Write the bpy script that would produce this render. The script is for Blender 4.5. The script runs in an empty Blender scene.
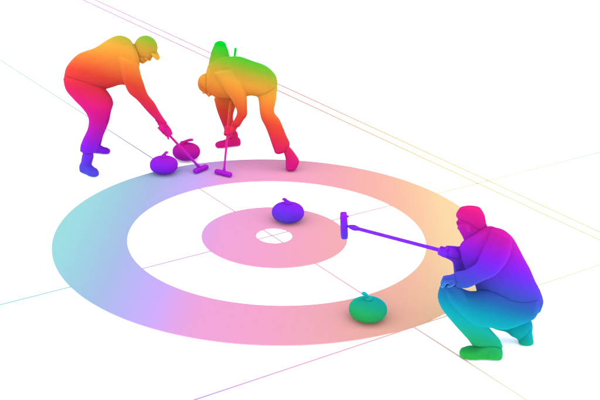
import bpy, bmesh, math
import numpy as np
from mathutils import Vector, Matrix

# ------------------------------------------------------------------ scene / camera
sc = bpy.context.scene
COL = sc.collection
PITCH, ROLL, F = 0.39436, 0.03162, 1125.64          # camera solved from the rings and lines (F in px of a 600 px wide photo)
CAM = np.array([0.20794, -8.63763, 3.9337])
SHEET = 0.61681                                       # heading of the tee line on the ice
f_ = np.array([0, math.cos(PITCH), -math.sin(PITCH)])
r_ = np.array([1., 0, 0]); u_ = np.cross(r_, f_)
RT = math.cos(ROLL)*r_ + math.sin(ROLL)*u_
UP = -math.sin(ROLL)*r_ + math.cos(ROLL)*u_
FW = f_

cd = bpy.data.cameras.new('camera'); cam = bpy.data.objects.new('camera', cd); COL.objects.link(cam)
cd.sensor_fit = 'HORIZONTAL'; cd.sensor_width = 36; cd.lens = F/600*36; cd.clip_end = 2000
m = Matrix.Identity(4)
for i in range(3):
    m[i][0], m[i][1], m[i][2], m[i][3] = RT[i], UP[i], -FW[i], CAM[i]
cam.matrix_world = m
sc.camera = cam

def ray(px, py):
    return RT*(px-300)/F + UP*(200-py)/F + FW
def at(px, py, Y):                                    # point seen at (px, py) standing at distance Y down the rink
    d = ray(px, py); return CAM + d*((Y-CAM[1])/d[1])
def ground(px, py, z=0.):
    d = ray(px, py); return CAM + d*((z-CAM[2])/d[2])
def pix(P):
    q = np.asarray(P)-CAM; w = q@FW
    return np.array([300+F*(q@RT)/w, 200-F*(q@UP)/w])
def lin(c):
    return [(v/255/12.92 if v/255 <= .04045 else ((v/255+.055)/1.055)**2.4) for v in c]

# ------------------------------------------------------------------ materials
GAIN = np.array([3.2, 3.0, 3.25])                    # light arriving on the figures
GAIN_ICE = np.array([2.5, 2.56, 2.76])
SPECTRUM = [(-17,(0,208,42)),(-8,(86,194,46)),(0,(150,186,50)),(8,(212,176,58)),(16,(248,172,64)),(24,(254,158,60)),
 (36,(252,124,58)),(48,(244,76,56)),(60,(240,54,74)),(70,(238,40,106)),(82,(234,30,145)),(94,(216,28,165)),
 (106,(190,30,200)),(117,(162,32,232)),(125,(140,38,247)),(135,(112,52,242)),(145,(85,70,227)),(155,(60,88,205)),
 (165,(40,114,190)),(172,(28,138,192)),(179,(20,160,195)),(190,(20,178,190)),(202,(30,180,150)),(212,(40,182,112)),(224,(48,184,80))]

def ramp_material(name, stops, gain, vec, root=None, sss=0):
    """stops [(position, sRGB)], vec = (gx,gy,gz,offset): position = g.P + offset in the object's own coordinates"""
    mt = bpy.data.materials.new(name); mt.use_nodes = True
    nt = mt.node_tree; N = nt.nodes; L = nt.links
    bs = N['Principled BSDF']; bs.inputs['Roughness'].default_value = 1
    bs.inputs['Specular IOR Level'].default_value = 0.0
    if sss:                                            # soft translucent dye
        bs.inputs['Subsurface Weight'].default_value = 1; bs.inputs['Subsurface Radius'].default_value = (1, 1, 1)
        bs.inputs['Subsurface Scale'].default_value = sss
    tc = N.new('ShaderNodeTexCoord'); tc.object = root
    dt = N.new('ShaderNodeVectorMath'); dt.operation = 'DOT_PRODUCT'; dt.inputs[1].default_value = vec[:3]
    L.new(tc.outputs['Object'], dt.inputs[0])
    lo, hi = stops[0][0], stops[-1][0]
    mr = N.new('ShaderNodeMath'); mr.operation = 'MULTIPLY_ADD'
    mr.inputs[1].default_value = 1/(hi-lo); mr.inputs[2].default_value = (vec[3]-lo)/(hi-lo)
    L.new(dt.outputs['Value'], mr.inputs[0])
    cr = N.new('ShaderNodeValToRGB'); L.new(mr.outputs[0], cr.inputs[0]); L.new(cr.outputs[0], bs.inputs['Base Color'])
    e = cr.color_ramp.elements
    while len(e) < len(stops): e.new(.5)
    pos = [(s[0]-lo)/(hi-lo) for s in stops]
    for i in range(len(stops)): e[i].position = pos[i]
    for i, s in enumerate(stops):
        c = np.array(lin(s[1]))/gain
        e[i].color = (*np.clip(c, 0, .95), 1)
    return mt

def spectrum_material(name, root, anchor, sss=.06):
    """the rainbow dye of one thing: colour runs down and a little to the left along a fixed direction of the object"""
    t = lambda P: pix(P)[1] - .28*pix(P)[0]
    t0 = t(anchor); g = np.array([(t(anchor+np.eye(3)[i]*.01)-t(anchor-np.eye(3)[i]*.01))/.02 for i in range(3)])
    loc = np.array(root.location)
    return ramp_material(name, SPECTRUM, GAIN, (*g, t0+g@(loc-anchor)), root, sss)

def flat_material(name, col, rough=.6):
    mt = bpy.data.materials.new(name); mt.use_nodes = True
    b = mt.node_tree.nodes['Principled BSDF']; b.inputs['Base Color'].default_value = (*col, 1)
    b.inputs['Roughness'].default_value = rough; b.inputs['Specular IOR Level'].default_value = 0.0
    return mt

# ------------------------------------------------------------------ mesh helpers
class MB:
    def __init__(s): s.v = []; s.f = []
    def loft(s, secs, cap=(.5, .5), n=24, sub=4):
        """secs: (centre, half-axis u, half-axis v, exponent). Catmull-Rom along the limb, rounded ends."""
        S = [(np.array(c, float), np.array(u, float), np.array(v, float), float(e)) for c, u, v, e in secs]
        A = np.array([np.concatenate([c, u, v, [e]]) for c, u, v, e in S])
        if len(A) == 1: raise ValueError
        ext = np.vstack([2*A[0]-A[1], A, 2*A[-1]-A[-2]])
        rows = []
        for i in range(1, len(ext)-2):
            for k in range(sub):
                t = k/sub; a, b, c, d = ext[i-1:i+3]
                rows.append(.5*((2*b)+(-a+c)*t+(2*a-5*b+4*c-d)*t*t+(-a+3*b-3*c+d)*t**3))
        rows.append(A[-1])
        def capr(row, nxt, k):
            out = []; ax = row[:3]-nxt[:3]; ax /= max(np.linalg.norm(ax), 1e-9)
            r = .5*(np.linalg.norm(row[3:6])+np.linalg.norm(row[6:9]))*k
            for j in (1, 2, 3, 3.7):
                a = j/4*math.pi/2; q = row.copy(); q[:3] = row[:3]+ax*r*math.sin(a); q[3:9] = row[3:9]*math.cos(a); out.append(q)
            return out
        if cap[0] > 0: rows = capr(rows[0], rows[1], cap[0])[::-1] + rows
        if cap[1] > 0: rows = rows + capr(rows[-1], rows[-2], cap[1])
        base = len(s.v)
        for q in rows:
            for k in range(n):
                a = 2*math.pi*k/n; ca, sa = math.cos(a), math.sin(a); e = 2/max(q[9], .5)
                s.v.append(q[:3]+q[3:6]*math.copysign(abs(ca)**e, ca)+q[6:9]*math.copysign(abs(sa)**e, sa))
        for i in range(len(rows)-1):
            for k in range(n):
                s.f.append((base+i*n+k, base+i*n+(k+1) % n, base+(i+1)*n+(k+1) % n, base+(i+1)*n+k))
        s.f.append(tuple(base+k for k in range(n))[::-1]); s.f.append(tuple(base+(len(rows)-1)*n+k for k in range(n)))
        return s
    def tube(s, pts, rad, cap=(1, 1), n=12, sub=4):
        pts = [np.array(p, float) for p in pts]
        if not hasattr(rad, '__len__'): rad = [rad]*len(pts)
        ref = None; secs = []
        for i, p in enumerate(pts):
            t = pts[min(i+1, len(pts)-1)]-pts[max(i-1, 0)]; t /= np.linalg.norm(t)
            if ref is None:
                ref = np.cross(t, [0, 0, 1.]) if abs(t[2]) < .9 else np.cross(t, [1., 0, 0])
            a = ref-t*(ref@t); a /= np.linalg.norm(a); ref = a; b = np.cross(t, a)
            secs.append((p, a*rad[i], b*rad[i], 2))
        return s.loft(secs, cap, n, sub)
    def ell(s, c, ax, n=24):
        """ellipsoid; ax = three half-axis vectors"""
        a, b, d = [np.array(q, float) for q in ax]; c = np.array(c, float); rows = 14; base = len(s.v)
        for i in range(rows+1):
            p = math.pi*(.01+.98*i/rows)
            for k in range(n):
                q = 2*math.pi*k/n
                s.v.append(c+d*math.cos(p)+(a*math.cos(q)+b*math.sin(q))*math.sin(p))
        for i in range(rows):
            for k in range(n):
                s.f.append((base+i*n+k, base+(i+1)*n+k, base+(i+1)*n+(k+1) % n, base+i*n+(k+1) % n))
        s.f.append(tuple(base+k for k in range(n))); s.f.append(tuple(base+rows*n+k for k in range(n))[::-1])
        return s
    def build(s, name, mat, parent=None, origin=None, voxel=None, smooth=6, floor=None):
        o3 = np.array(parent.location if parent is not None and parent.type == 'EMPTY' else (origin if origin is not None else (0, 0, 0)))
        V = [np.array(v) for v in s.v]
        me = bpy.data.meshes.new(name); me.from_pydata([tuple(v-o3) for v in V], [], s.f)
        bm = bmesh.new(); bm.from_mesh(me); bmesh.ops.recalc_face_normals(bm, faces=bm.faces); bm.to_mesh(me); bm.free()
        ob = bpy.data.objects.new(name, me); COL.objects.link(ob)
        if voxel:
            r = ob.modifiers.new('r', 'REMESH'); r.mode = 'VOXEL'; r.voxel_size = voxel; r.use_smooth_shade = True
            q = ob.modifiers.new('s', 'SMOOTH'); q.factor = .5; q.iterations = smooth
            dg = bpy.context.evaluated_depsgraph_get(); dg.update()
            nm = bpy.data.meshes.new_from_object(ob.evaluated_get(dg))
            ob.modifiers.clear(); ob.data = nm; bpy.data.meshes.remove(me); nm.name = name; me = nm
        if floor is not None:
            for v in me.vertices:
                if v.co.z+o3[2] < floor: v.co.z = floor-o3[2]
        me.polygons.foreach_set('use_smooth', [True]*len(me.polygons))
        me.materials.clear(); me.materials.append(mat)
        if parent is not None: ob.parent = parent
        if parent is None or parent.type != 'EMPTY': ob.location = o3
        if parent is not None and parent.type != 'EMPTY':       # sub-part: vertices given in the thing's coordinates
            ob.location = (0, 0, 0)
        return ob
    def sub(s, name, mat, root, part, **k):
        ob = s.build(name, mat, root, **k); ob.parent = part; return ob

def empty(name, loc, label, cat, group=None):
    e = bpy.data.objects.new(name, None); COL.objects.link(e); e.location = loc
    e.empty_display_size = .1; e['label'] = label; e['category'] = cat
    if group: e['group'] = group
    return e

GROW = .004                                            # smoothing takes this back off the cloth
class Limbs:
    """body sections measured across the figure: (ax,ay, bx,by, depth offset, half thickness[, exponent])"""
    def __init__(s, Y0): s.Y0 = Y0
    def secs(s, st, k=1.):
        out = []
        for q in st:
            ax, ay, bx, by, dd, th = q[:6]; Y = s.Y0+dd
            A, B = at(ax, ay, Y), at(bx, by, Y); c = (A+B)/2
            d = c-CAM; d /= np.linalg.norm(d)
            u = (A-B)/2; u = u-d*(u@d); u = u*(1+GROW/np.linalg.norm(u))
            out.append((c, u*k, d*th*k, q[6] if len(q) > 6 else 2.2))
        return out
    def p(s, px, py, dd): return at(px, py, s.Y0+dd)

def nrm(v): v = np.array(v, float); return v/np.linalg.norm(v)

def head(mb, c, fwd, up, s=1., nose=1.):
    """skull, jaw, nose, brow, eyes, lips, ears, in the body mesh"""
    fwd = nrm(fwd); up = np.array(up, float); up = nrm(up-fwd*(up@fwd)); sd = np.cross(fwd, up)
    P = lambda a, b, g: c+s*(fwd*a+sd*b+up*g)
    X = lambda a, b, g: (fwd*a*s, sd*b*s, up*g*s)
    mb.ell(P(-.01, 0, .03), X(.095, .074, .088))
    mb.ell(P(.025, 0, -.045), X(.062, .058, .072))
    mb.ell(P(.055, 0, -.092), X(.028, .030, .022))              # chin
    mb.tube([P(.082, 0, .012), P(.082+.016*nose, 0, -.012), P(.082+.030*nose, 0, -.03)], [.009*s, .011*s, .014*s])   # nose
    for b in (-1, 1):
        mb.ell(P(.078+.022*nose, b*.011, -.034), X(.009, .008, .008))       # nostril wings
        mb.tube([P(.083, b*.012, .026), P(.086, b*.03, .03), P(.074, b*.05, .022)], .008*s)      # brow
        mb.ell(P(.075, b*.031, .006), X(.012, .014, .010))      # eye
        mb.ell(P(.055, b*.045, -.03), X(.025, .022, .02))       # cheek
        mb.ell(P(-.012, b*.076, -.005), X(.020, .008, .032))
    for g in (-.060, -.071): mb.tube([P(.070, -.022, g), P(.082, 0, g), P(.070, .022, g)], .006*s)   # lips
    return P, X

def grip(mb, centre, axis, out, wrist, R=.024):
    """a hand closed round a shaft: palm on the 'out' side, four unequal fingers curled round, thumb from the side of the palm"""
    axis = nrm(axis); out = np.array(out, float); out = nrm(out-axis*(out@axis)); tan = np.cross(axis, out)
    mb.tube([wrist, centre+out*.042-axis*.012, centre+out*.036+axis*.012], [.027, .030, .026], n=16)
    for i, (off, ln) in enumerate(((-.033, 3.4), (-.011, 3.9), (.011, 4.1), (.033, 3.7))):
        pts = [centre+axis*off+(out*math.cos(a)+tan*math.sin(a))*(R+.006) for a in np.linspace(.2, ln, 7)]
        mb.tube(pts, [.0105, .0105, .010, .0095, .009, .0085, .008], n=10, sub=2)
    th = [centre+axis*(.015+.012*j)+(out*math.cos(a)+tan*math.sin(a))*(R+.008) for j, a in enumerate(np.linspace(-.3, -2.0, 4))]
    mb.tube(th, [.014, .0125, .011, .010], n=10, sub=2)

def shoe(mb, heel, toe, h=.10, w=.046, ankle=None, floor=.006):
    """curling shoe along the ice from heel to toe"""
    heel, toe = np.array(heel), np.array(toe); d = toe-heel; d[2] = 0; Ln = np.linalg.norm(d); d /= Ln
    s = np.cross([0, 0, 1.], d)
    prof = [(0., .80, .80), (.12, .92, .98), (.3, .9, 1.0), (.5, .92, .80), (.68, 1.08, .60), (.85, 1.08, .56), (1., .85, .48)]
    secs = []
    for t, ww, hh in prof:
        H = h*hh; c = heel+d*Ln*t; c = np.array([c[0], c[1], floor+H/2])
        secs.append((c, s*w*ww, np.array([0, 0, H/2]), 3.0))
    mb.loft(secs, (.55, .75), n=24)
    if ankle is not None:
        a = heel+d*Ln*.24; a[2] = floor+h*.5
        mb.tube([a, (a+ankle)/2, ankle], [w*1.0, w*1.05, w*1.1], n=18)

# ------------------------------------------------------------------ light
w = bpy.data.worlds.new('World'); sc.world = w; w.use_nodes = True
nt = w.node_tree; bg = nt.nodes['Background']
sky = nt.nodes.new('ShaderNodeTexSky'); sky.sky_type = 'NISHITA'; sky.sun_disc = False
EL, AZ = math.radians(30), math.radians(180)   # sun high behind the camera, veiled by overcast
sky.sun_elevation = EL; sky.sun_rotation = AZ
nt.links.new(sky.outputs[0], bg.inputs[0]); bg.inputs[1].default_value = .06
sl = bpy.data.lights.new('sun', 'SUN'); sl.energy = 1.5; sl.angle = math.radians(160); sl.color = (1, .96, .90)
so = bpy.data.objects.new('sun', sl); COL.objects.link(so)
sdir = Vector((math.sin(AZ)*math.cos(EL), math.cos(AZ)*math.cos(EL), math.sin(EL)))
so.rotation_euler = sdir.to_track_quat('Z', 'Y').to_euler()
sc.view_settings.view_transform = 'Standard'; sc.view_settings.look = 'None'
sc.view_settings.gamma = 1; sc.view_settings.use_curve_mapping = False
sc.view_settings.exposure = 2.5
sc.cycles.max_bounces = 10; sc.cycles.diffuse_bounces = 8

# ------------------------------------------------------------------ ice and paint
def structure(ob, label=None, cat=None):
    ob['kind'] = 'structure'
    return ob

def sheet(name, verts, faces, mat, loc=(0, 0, 0), rot=0):
    me = bpy.data.meshes.new(name); me.from_pydata(verts, [], faces)
    bm = bmesh.new(); bm.from_mesh(me); bmesh.ops.recalc_face_normals(bm, faces=bm.faces)
    if max(bm.faces, key=lambda f: abs(f.normal.z)).normal.z < 0: bmesh.ops.reverse_faces(bm, faces=bm.faces)
    bm.to_mesh(me); bm.free()
    o = bpy.data.objects.new(name, me); COL.objects.link(o); o.location = loc; o.rotation_euler.z = rot
    me.materials.append(mat); return structure(o)

ice_mat = flat_material('ice', (.88, .88, .88), .5)
sheet('ice', [(-600, -600, 0), (600, -600, 0), (600, 600, 0), (-600, 600, 0)], [(0, 1, 2, 3)], ice_mat)

RING = [(53,(158,222,224)),(75,(158,219,225)),(100,(160,207,226)),(130,(170,190,232)),(158,(190,180,246)),(182,(208,173,252)),
        (202,(229,167,234)),(222,(241,165,218)),(265,(246,166,208)),(300,(247,170,196)),(340,(248,176,182)),(375,(250,184,172)),
        (400,(252,192,168)),(425,(253,205,166)),(448,(254,218,168)),(500,(252,228,170))]
RPX = 118.0
def ring(name, c0, r0, c1, r1, z):
    n = 256; V = []; Fc = []
    for i in range(n):
        a = 2*math.pi*i/n
        V += [(c0[0]+r0*math.cos(a), c0[1]+r0*math.sin(a), z), (c1[0]+r1*math.cos(a), c1[1]+r1*math.sin(a), z),
              (c0[0]+r0*math.cos(a), c0[1]+r0*math.sin(a), -.002), (c1[0]+r1*math.cos(a), c1[1]+r1*math.sin(a), -.002)]
    for i in range(n):
        j = (i+1) % n; i4, j4 = 4*i, 4*j; Fc += [(i4, i4+1, j4+1, j4), (i4+1, i4+3, j4+3, j4+1), (i4+2, i4, j4, j4+2)]
    mt = ramp_material(name+'_paint', RING, GAIN_ICE, (RPX, -4.0, 0, 274.0))
    return sheet(name, V, Fc, mt)
ring('outer_ring', (.026, 0), 1.2511, (-.004, -.004), 1.829, .007)
ring('inner_ring', (0, 0), .1534, (.003, 0), .6124, .007)

def line(name, ca, cb, stops, width, z=.002):
    """a painted line through two photo points on the ice, its colour running along its own length"""
    A, B = ground(*ca), ground(*cb); d = nrm(B-A); L = np.linalg.norm(B-A)
    pos = []
    for s, col in stops:
        t = (s-ca[0])/(cb[0]-ca[0]); q = ground(ca[0]+(cb[0]-ca[0])*t, ca[1]+(cb[1]-ca[1])*t)
        pos.append(((q-A)@d, tuple(255-(255-v)*.84 for v in col)))      # thin, pale paint
    pos.sort(key=lambda q: q[0])
    mt = ramp_material(name+'_paint', pos, GAIN_ICE, (1, 0, 0, 0))
    h = width/2
    return sheet(name, [(-12, -h, 0), (L+12, -h, 0), (L+12, h, 0), (-12, h, 0)], [(0, 1, 2, 3)], mt, (A[0], A[1], z), math.atan2(d[1], d[0]))
line('tee_line', (0, 305), (600, 152.3), [(0,(140,222,210)),(60,(150,220,215)),(110,(170,205,230)),(150,(205,175,235)),(200,(225,165,222)),(270,(225,185,195)),
     (345,(240,180,190)),(390,(245,195,185)),(430,(240,228,170)),(500,(236,238,180)),(560,(215,236,190)),(600,(178,226,196))], .018)
line('centre_line', (0, 60), (525, 399.5), [(0,(165,212,240)),(50,(182,208,232)),(100,(190,196,228)),(150,(200,190,230)),(195,(240,185,200)),(270,(222,190,195)),
     (330,(248,184,192)),(380,(250,190,186)),(430,(251,212,200)),(480,(248,228,202)),(525,(243,239,206))], .0155, .0045)
line('back_line', (195, 400), (600, 265), [(195,(180,140,240)),(240,(215,150,230)),(300,(243,155,200)),(350,(248,165,195)),(413,(250,190,180)),(450,(250,218,175)),
     (520,(240,236,180)),(600,(228,238,190))], .0145)
pair = [(85,(225,120,215)),(140,(235,130,205)),(200,(232,140,190)),(240,(240,145,170)),(290,(245,150,145)),(340,(250,180,140)),(380,(250,205,140)),(430,(250,230,150)),
        (500,(246,240,182)),(600,(240,242,192))]
line('side_line', (95.2, 0), (600, 232.3), pair, .0225, .0045)
line('side_line', (82.5, -.2), (600, 240.3), pair, .0225, .0045)

# ------------------------------------------------------------------ curling stones
def stone(cpx, cpy, radius, cz, hdir, hrise, hlen, label, base_off=0):
    c = ground(cpx, cpy)
    root = empty('curling_stone', c, label, 'curling stone', 'curling stones on the ice')
    mat = spectrum_material('stone_dye', root, c+np.array([0, 0, .1]))
    mb = MB(); n = 64; prof = []
    H = 2*cz; E = 2.35
    for i in range(33):                                # puffy granite profile, a flat running band below
        a = -math.pi/2+math.pi*i/32; ca, sa = math.cos(a), math.sin(a)
        prof.append((max(.002, radius*abs(ca)**(2/E)), cz+cz*math.copysign(abs(sa)**(2/E), sa)))
    base = 0
    for r, z in prof:
        for k in range(n):
            q = 2*math.pi*k/n; mb.v.append(c+np.array([r*math.cos(q), r*math.sin(q), .013+z]))
    for i in range(len(prof)-1):
        for k in range(n): mb.f.append((i*n+k, i*n+(k+1) % n, (i+1)*n+(k+1) % n, (i+1)*n+k))
    mb.f.append(tuple(range(n))[::-1]); mb.f.append(tuple((len(prof)-1)*n+k for k in range(n)))
    mb.build('granite_body', mat, root)
    d = nrm([hdir[0], hdir[1], 0]); t = c+np.array([0, 0, .013+H])+d*base_off
    hb = MB()
    hb.tube([t-d*.012+np.array([0, 0, -.03]), t+np.array([0, 0, .008]), t+d*hlen*.45+np.array([0, 0, hrise*.72]), t+d*hlen*.8+np.array([0, 0, hrise*.96]), t+d*hlen+np.array([0, 0, hrise])],
            [.018, .0165, .0145, .0145, .014], n=16)
    hd = hb.build('handle', mat, root)
    bolt = MB().tube([t+np.array([0, 0, -.012]), t+np.array([0, 0, .004])], .026, n=20).sub('handle_washer', mat, root, hd)
    return root
stone(367.3, 320.2, .139, .077, (-1, .15, 0), .047, .040, 'teal green curling stone on the peach outer ring, nearest the camera')
stone(287.7, 222, .140, .080, (-1, .1, 0), .038, .040, 'violet curling stone on the pink inner ring behind the white button')
stone(164.0, 173.9, .133, .080, (1, .2, 0), .045, .030, 'purple curling stone at the far edge of the outer ring, left of the magenta stone')
stone(186.4, 160.3, .136, .080, (1, .1, 0), .042, .095, 'magenta curling stone crossed by a broom handle, behind the purple stone', -.038)

# ------------------------------------------------------------------ brooms
def bar(mb, a, b, h, wd, up, e=3.5):
    """rounded pad from a to b"""
    a, b = np.array(a), np.array(b); d = nrm(b-a); up = np.array(up, float); up = nrm(up-d*(up@d)); s = np.cross(d, up)
    mb.loft([(a+(b-a)*t, up*h*k, s*wd*k, e) for t, k in ((0, .93), (.15, 1), (.5, 1), (.85, 1), (1, .93))], (.45, .45), n=24)

# broom of the left sweeper
h1a, h1b = ground(195.0, 174.7), ground(206.6, 170.0)
cm = (h1a+h1b)/2
br1 = empty('curling_broom', (cm[0], cm[1], 0), 'magenta curling broom slanting behind two stones, held by the capped sweeper', 'broom', 'curling brooms')
m1 = spectrum_material('broom_dye', br1, cm)
mb = MB(); bar(mb, h1a+[0, 0, .036], h1b+[0, 0, .036], .022, .027, (0, 0, 1))
bh = mb.build('broom_head', m1, br1, floor=.014)
foot1 = at(200.6, 168.6, cm[1]); top1 = at(158.5, 123.6, cm[1]+.05)
MB().tube([foot1, top1], .0125, n=14, sub=8).build('handle', m1, br1)
MB().tube([foot1-nrm(top1-foot1)*.01, foot1+nrm(top1-foot1)*.05], [.02, .016], n=14).sub('ferrule', m1, br1, bh)

# broom of the second sweeper
h2a, h2b = ground(216.0, 174.5), ground(230.6, 178.2)
cm2 = (h2a+h2b)/2
br2 = empty('curling_broom', (cm2[0], cm2[1], 0), 'purple curling broom held upright by the sweeper bent over it', 'broom', 'curling brooms')
m2 = spectrum_material('broom_dye', br2, cm2+np.array([0, 0, .4]))
mb = MB(); bar(mb, h2a+[0, 0, .034], h2b+[0, 0, .034], .022, .026, (0, 0, 1))
bh = mb.build('broom_head', m2, br2, floor=.014)
foot2 = at(223.8, 173.2, cm2[1]); top2 = at(235.4, 48.6, cm2[1]+.98)
MB().tube([foot2, top2], [.0105, .0125], n=14, sub=8).build('handle', m2, br2)
MB().tube([foot2-nrm(top2-foot2)*.015, foot2+nrm(top2-foot2)*.05], [.018, .014], n=14).sub('ferrule', m2, br2, bh)

# broom held out by the crouching skip
YS = -1.84
hd_c = at(344, 225.6, YS+.42)
br3 = empty('curling_broom', (hd_c[0], hd_c[1], 0), 'violet curling broom held out level by the crouching curler', 'broom', 'curling brooms')
m3 = spectrum_material('broom_dye', br3, hd_c)
mb = MB(); bar(mb, at(343.5, 214.0, YS+.42), at(344.5, 237.0, YS+.42), .026, .034, (1, 0, 0))
bh = mb.build('broom_head', m3, br3)
e0 = at(352.0, 227.2, YS+.38); e1 = at(450, 252.9, YS-.0)
dh = nrm(e1-e0)
MB().tube([e0, e1], .0135, n=14, sub=8).build('handle', m3, br3)
fr = MB().tube([hd_c+[.01, 0, 0], e0], .010, n=12).tube([e0-dh*.012, e0+dh*.02, e0+dh*.05], [.016, .021, .014], n=14)
fr.sub('ferrule', m3, br3, bh)
MB().tube([at(345.5, 216.2, YS+.42), at(347.6, 216.4, YS+.42)], .009, n=10).sub('clip', m3, br3, bh)

VX = .0065
# ------------------------------------------------------------------ the left sweeper
g = ground(95, 163); B = Limbs(g[1])
p1 = empty('person', g, 'curler in a peaked cap bending over to sweep at left, both hands on the broom', 'person', 'curlers playing on the ice')
M1 = spectrum_material('curler_dye', p1, B.p(105, 100, 0))
near_leg = [(63.6,80,101,85,-.05,.12),(66.2,90,107,92,-.09,.10),(74,99.5,111.3,99.5,-.13,.095),(82.5,108.2,111,108,-.17,.088),(88.6,117.5,106.5,119,-.20,.080),
            (88.2,128,104,131,-.23,.078),(84,137.5,99.5,141,-.26,.080),(81,145,97,148,-.28,.078),(80.3,151.5,95,153,-.29,.072)]
far_leg = [(75,82,105,88,.06,.11),(84,97,111,96.5,.12,.10),(92,106,113,103.5,.17,.088),(93.5,113,110.8,111.5,.20,.080),(91.5,121,109,120.5,.235,.075),
           (89.5,129,106,128.5,.265,.074),(88,137,102.6,137,.29,.072),(87,146,100.8,144.5,.31,.07)]
torso = [(64.2,77,98,93,-.0,.165),(67.0,66.6,104,89.5,0,.165),(78.0,54.4,111.5,87.2,0,.17),(95,47.8,118.5,84.8,0,.18),(106,40.6,124,84.5,0,.185),
         (115.5,36.0,131,86,0,.19),(123,35.9,137,84,0,.185),(129.8,39.2,139.6,76,0,.15),(133.3,44.2,139.2,66.5,0,.10)]
near_arm = [(118,58,138.8,66,-.13,.08),(121,71,140.7,75,-.15,.075),(125,84,143.6,83.5,-.15,.062),(129.3,93,147.5,94.2,-.14,.056),(138.2,100.8,154.3,102.8,-.125,.052),
            (146,109.8,159,111.3,-.115,.047),(153.5,117.5,164,119,-.11,.044),(158.8,122.6,167.3,123,-.11,.040)]
far_arm = [(120,60,138.5,66,.13,.08),(128,78,141.5,79,.13,.062),(132,93.4,146.5,93,.09,.056),(138.5,101,152,102,.04,.048),(148,112,160,113,.0,.042),(158.5,122.5,166.5,122.8,-.02,.036)]
wr = B.p(163, 123.8, -.11)
ax1 = nrm(foot1-top1)
def on(px, a, b):                                      # point of a shaft at photo column px
    lo, hi = 0., 1.
    for _ in range(40):
        mid = (lo+hi)/2
        if (pix(a+(b-a)*mid)[0]-px)*(pix(b)[0]-pix(a)[0]) > 0: hi = mid
        else: lo = mid
    return a+(b-a)*lo
hc = on(163.0, top1, foot1)
body = MB()
for st in (near_leg, far_leg, torso, near_arm, far_arm): body.loft(B.secs(st, .86), (.3, .3))
grip(body, hc, ax1, (-.25, -.8, .35), wr+(hc-wr)*.1)
body.tube([wr-ax1*.06, wr, wr+(hc-wr)*.5], [.035, .036, .036], n=16)
hc2 = on(167.2, top1, foot1); grip(body, hc2, ax1, (.1, .9, .3), B.p(163, 123, -.03))
hcen = B.p(144.9, 50.3, 0); fw1, up1 = (.70, -.10, -.70), (.70, 0, .70)
hp, hx = head(body, hcen, fw1, up1, nose=.45)
body.tube([B.p(128, 58, 0), B.p(137, 54, 0), hcen+(-np.array(nrm(up1)))*.05], [.075, .062, .056], n=18)
body.build('body', M1, p1, voxel=.0055, smooth=3, floor=.02)
MB().loft(B.secs(torso), (.25, .4)).loft(B.secs(near_arm), (.5, .12)).loft(B.secs(far_arm), (.5, .15)).build('jacket', M1, p1, voxel=VX)
MB().loft(B.secs(near_leg), (.5, .08)).loft(B.secs(far_leg), (.5, .08)).loft(B.secs(torso[:3], .985), (.25, .3)).build('trousers', M1, p1, voxel=VX)
sh = MB(); shoe(sh, ground(82.8, 172.6), ground(95.4, 177.0), h=.125, w=.050, ankle=B.p(87.9, 156, -.29)); sh.build('shoe', M1, p1, voxel=.005, floor=.005)
sh = MB(); shoe(sh, ground(93.5, 152.7), ground(108.0, 153.6), h=.090, w=.047, ankle=B.p(95.5, 145, .31)); sh.build('shoe', M1, p1, voxel=.005, floor=.005)
# peaked cap
cp = MB(); cc = B.p(145.9, 47.2, 0)
fw1 = nrm(fw1); up1 = nrm(np.array(up1)-fw1*(fw1@np.array(up1))); sd1 = np.cross(fw1, up1)
cp.ell(cc, (fw1*.112, sd1*.094, up1*.110))
cap = cp.build('cap', M1, p1, voxel=.006)
vs = MB(); v0 = B.p(153.2, 52.0, 0); v1 = B.p(158.9, 59.1, -.02); vd = nrm(v1-v0); vn = nrm(np.cross(vd, sd1))
vs.loft([(v0-vd*.02, sd1*.080, vn*.022, 2.4), (v0+(v1-v0)*.35, sd1*.078, vn*.022, 2.4), (v0+(v1-v0)*.7, sd1*.064, vn*.020, 2.2), (v1, sd1*.036, vn*.016, 2)], (.3, .12), n=28)
vs.sub('visor', M1, p1, cap)

# ------------------------------------------------------------------ the second sweeper
g = ground(258, 159); g2 = np.array([ground(258, 159)[0], 1.85, 0]); B = Limbs(1.85)
p2 = empty('person', g2, 'curler doubled over an upright broom with one elbow raised, head hanging down', 'person', 'curlers playing on the ice')
M2 = spectrum_material('curler_dye', p2, B.p(242, 100, 0))
torso = [(277.2,85,259,97.5,-.06,.15),(275.6,75.5,255,95.8,-.05,.165),(266,66.0,249,95.5,-.03,.165),(252,60.8,241,97,-.01,.15),(240,56.6,232,97.5,.0,.15),(228,56.6,221,97.2,.01,.15),
         (217.5,57.5,214.5,96.5,.02,.14),(211.3,62,208.7,92,.02,.11)]
bump = [(209,74,233,74,.06,.12),(208.8,64,231,64,.09,.11),(210.3,57,229.4,57,.13,.10),(212,50.5,228,50.5,.17,.085),(214.3,45.2,225.8,45.2,.20,.065)]
rear_leg = [(256,80,277.0,80,-.06,.10),(256.5,91,276.9,90,-.085,.105),(259,101,275.6,101,-.13,.10),(259.8,110,273.8,111.5,-.18,.088),(261.5,118.5,279,119,-.21,.085),
            (265.5,126.5,282.8,127.5,-.24,.08),(269,135,286.2,136,-.27,.08),(272,144,289.6,144,-.30,.078),(275.5,153.6,287,150.5,-.31,.072)]
front_leg = [(262,70,272,95,.10,.10),(245,72,249,94,.17,.10),(229,78,231,96.5,.10,.095),(215.6,96,236.5,96,.11,.085),(215.3,103,236.3,104,.13,.08),(217.8,112,233.2,113,.17,.076),
             (220.8,120,233.0,120.5,.22,.07),(223.6,127,235,127.5,.29,.064),(225.6,133,236.5,133,.35,.058)]
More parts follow.
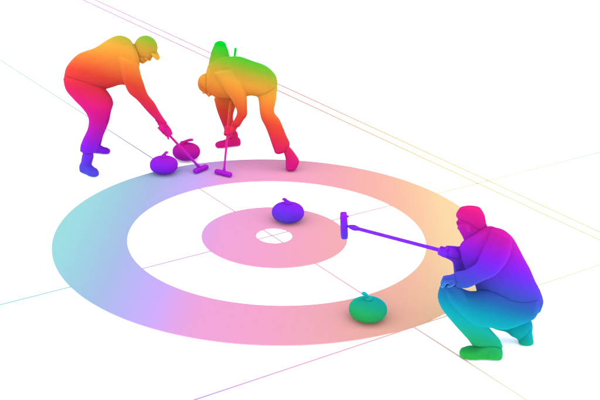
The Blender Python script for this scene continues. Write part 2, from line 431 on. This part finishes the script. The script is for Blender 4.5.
near_arm = [(214,74,236,70,-.06,.085),(222,86,243,82,-.12,.075),(231,98,246.2,95,-.16,.06),(236.2,108,246.8,106.5,-.165,.05),(237.2,113.6,246.6,115.2,-.165,.046),
            (234.6,119.4,243,120.2,-.165,.044),(231.2,124.6,239.2,126.8,-.165,.040)]
fore2 = [(212,52,227,52,.20,.07),(220,62,232,60,.26,.055),(227,72,236,69,.29,.045)]
body = MB()
for st in (torso, bump, rear_leg, front_leg, near_arm, fore2): body.loft(B.secs(st, .86), (.3, .3))
hc = on(227.7, foot2, top2); ax2 = nrm(foot2-top2)
wr = B.p(233.5, 127.6, -.165)
grip(body, hc, ax2, (.75, -.6, .1), wr)
body.tube([B.p(236.5, 122.5, -.165), wr, (wr+hc)/2], [.034, .033, .034], n=16)
hcU = on(232.4, foot2, top2); grip(body, hcU, ax2, (-.6, .5, .3), hcU+np.array([-.05, .03, .06]))
hcen = B.p(209.2, 85.4, .02); fw2, up2 = (-.30, -.05, -.95), (-.94, .10, .30)
head(body, hcen, fw2, up2, nose=.55)
body.tube([B.p(222, 78, .02), B.p(214, 80, .02), hcen-nrm(up2)*.05], [.08, .065, .056], n=18)
body.build('body', M2, p2, voxel=.0055, smooth=3, floor=.02)
MB().loft(B.secs(torso), (.15, .35)).loft(B.secs(bump), (.3, .75)).loft(B.secs(near_arm), (.4, .15)).loft(B.secs(fore2), (.4, .15)).build('jacket', M2, p2, voxel=VX)
MB().loft(B.secs(rear_leg), (.4, .06)).loft(B.secs(front_leg), (.4, .08)).loft(B.secs(torso[:2], .985), (.15, .3)).build('trousers', M2, p2, voxel=VX)
# hair
hr = MB(); fw2 = nrm(fw2); up2 = nrm(np.array(up2)-fw2*(fw2@np.array(up2))); sd2 = np.cross(fw2, up2)
hr.ell(hcen-fw2*.022+up2*.026, (fw2*.092, sd2*.084, up2*.094)); hr.build('hair', M2, p2, voxel=.006)
sh = MB(); shoe(sh, ground(238.6, 145.8), ground(217.6, 147.8), h=.105, w=.048, ankle=B.p(233, 135, .35)); sh.build('shoe', M2, p2, voxel=.005, floor=.005)
sh = MB().loft(B.secs([(282.5,149,289.5,147,-.31,.05),(284.8,154.5,293.6,152,-.31,.05),(286,160,298.6,160,-.32,.052),(286,165,297.6,165.5,-.33,.050),(286,168.6,295.6,169.2,-.34,.046)]), (.2, .45))
sh.build('shoe', M2, p2, voxel=.005, floor=.014)

# ------------------------------------------------------------------ the crouching curler
B = Limbs(YS); g3 = np.array([1.60, YS, 0])
p3 = empty('person', g3, 'curler crouching at the right edge of the rings, pointing a broom to the left', 'person', 'curlers playing on the ice')
M3 = spectrum_material('curler_dye', p3, B.p(490, 285, 0))
torso = [(498,322,540.5,311,.0,.14),(480,306,542.9,302,.0,.16),(478,296,540,291.5,.0,.165),(475,284,534.6,281,.0,.17),(468,272,529.5,269,.0,.175),(463,262,524,259,.0,.18),
         (460,252,518.6,248.5,.0,.185),(461,244,512,237.3,0,.18),(467,238,503,229.8,.0,.15),(472,234,494,227.2,.0,.10)]
far_arm = [(481,234,494,252,.14,.08),(467,246,480,266,.12,.075),(455.5,259,470,276,.08,.065)]
far_fore = [(454.5,276,471,263,.07,.06),(453.6,266,464,249,.045,.056),(452,260.9,457,246.8,.02,.052),(444.5,257.0,446,246.0,-.005,.044)]
near_arm = [(492,230,512,240,-.16,.075),(484,248,508,258,-.18,.072),(478,262,496,274,-.19,.062),(472.5,267,482,280.5,-.19,.055),(466,270.5,469,287,-.185,.05),
            (459,272,461.5,287.5,-.18,.044),(454,272.8,455.5,286.5,-.175,.040)]
near_leg = [(538,296,532,320,-.05,.12),(515,290,507,329,-.08,.11),(492,288.5,489,327,-.11,.105),(470,291.5,474,324,-.13,.10),(453,283,459,312,-.14,.095),(445.6,279.2,450,303,-.14,.09)]
near_shin = [(440.2,287,460,287,-.14,.08),(438,297,470,302,-.14,.09),(442.2,309,480,314,-.13,.095),(452.5,322,487,325.5,-.11,.09),(461.5,332,493.5,333,-.08,.085),(468.5,339.5,499.5,340,-.06,.078),(473,346,502.6,348,-.05,.07)]
far_leg = [(534,300,524,322,.10,.11),(505,296,500,324,.16,.10),(478,300,485,322,.20,.09)]
far_shin = [(480,303,486,322.5,.20,.085),(494,306,494,328.5,.19,.08),(508,310,506,331.6,.17,.075),(523,313,512,336,.15,.07),(531.6,322,517.5,338.6,.145,.062),(532.2,332,518.2,341,.145,.055)]
body = MB()
for st in (torso, far_arm, far_fore, near_arm, near_leg, near_shin, far_leg, far_shin): body.loft(B.secs(st, .86), (.3, .3))
ax3 = nrm(e0-e1); hc = on(445.4, e0, e1); wr = B.p(449, 252.0, -.01)
grip(body, hc, ax3, (.2, -.9, .12), wr, R=.017)
body.tube([B.p(456, 253.6, .015), wr, (wr+hc)/2], [.040, .040, .038], n=16)
# near hand resting over the knee: palm, four fingers, thumb
pw = B.p(456.5, 278.6, -.175); pk = B.p(448.9, 279.8, -.19)
body.tube([pw, (pw+pk)/2, pk], [.030, .034, .028], n=16)
for i, (dy, ln) in enumerate(((-.036, .9), (-.012, 1.05), (.012, 1.0), (.036, .8))):
    b0 = pk+np.array([0, dy, .006]); d1 = np.array([-.035, dy*.25, -.012])*ln; d2 = np.array([-.012, 0, -.032])*ln
    body.tube([b0+np.array([.02, 0, 0]), b0, b0+d1, b0+d1+d2], [.0105, .011, .010, .0085], n=10, sub=3)
body.tube([pw+np.array([-.01, -.028, 0]), pw+np.array([-.03, -.052, -.015]), pw+np.array([-.055, -.058, -.03])], [.013, .012, .010], n=10, sub=3)
hcen = B.p(471.6, 222.8, 0); fw3, up3 = (-.72, .58, -.36), (-.30, 0, .95)
head(body, hcen, fw3, up3, s=1.0)
body.tube([B.p(484, 246, 0), B.p(477, 238, 0), hcen-nrm(up3)*.06], [.085, .075, .066], n=18)
body.loft(B.secs([(458,226,486.3,224,0,.085),(459.8,231,486.8,231,0,.085),(462.8,236.3,488,238,0,.085),(464.3,240,490,244,0,.09)]), (.3, .3))
body.build('body', M3, p3, voxel=.0055, smooth=3, floor=.02)
MB().loft(B.secs(torso), (.2, .3)).loft(B.secs(far_arm), (.4, .4)).loft(B.secs(far_fore), (.4, .15)).loft(B.secs(near_arm), (.4, .15)).build('jacket', M3, p3, voxel=VX)
MB().loft(B.secs(near_leg), (.35, .45)).loft(B.secs(near_shin), (.45, .08)).loft(B.secs(far_leg), (.35, .4)).loft(B.secs(far_shin), (.4, .1)).loft(B.secs(torso[:2], .985), (.2, .3)).build('trousers', M3, p3, voxel=VX)
hr = MB().loft(B.secs([(460,208.2,480.5,208.6,0,.085),(456.6,213.6,483.6,213.8,0,.098),(457.6,218,485,219,.0,.104),(464,223,485.6,224.5,.0,.100),(470,228,485.4,230,.0,.09)]), (.28, .3))
hr.build('hair', M3, p3, voxel=.006)
sh = MB(); shoe(sh, ground(498.6, 359.6), ground(463.2, 357.2), h=.118, w=.060, ankle=B.p(489, 345, -.05)); sh.build('shoe', M3, p3, voxel=.005, floor=.005)
sh = MB().loft(B.secs([(518.5,333,531.4,326,.145,.05),(518.6,338.5,532.2,335,.145,.052),(519.2,343,533.4,342.4,.135,.05)]), (.2, .55))
sh.build('shoe', M3, p3, voxel=.005, floor=.005)
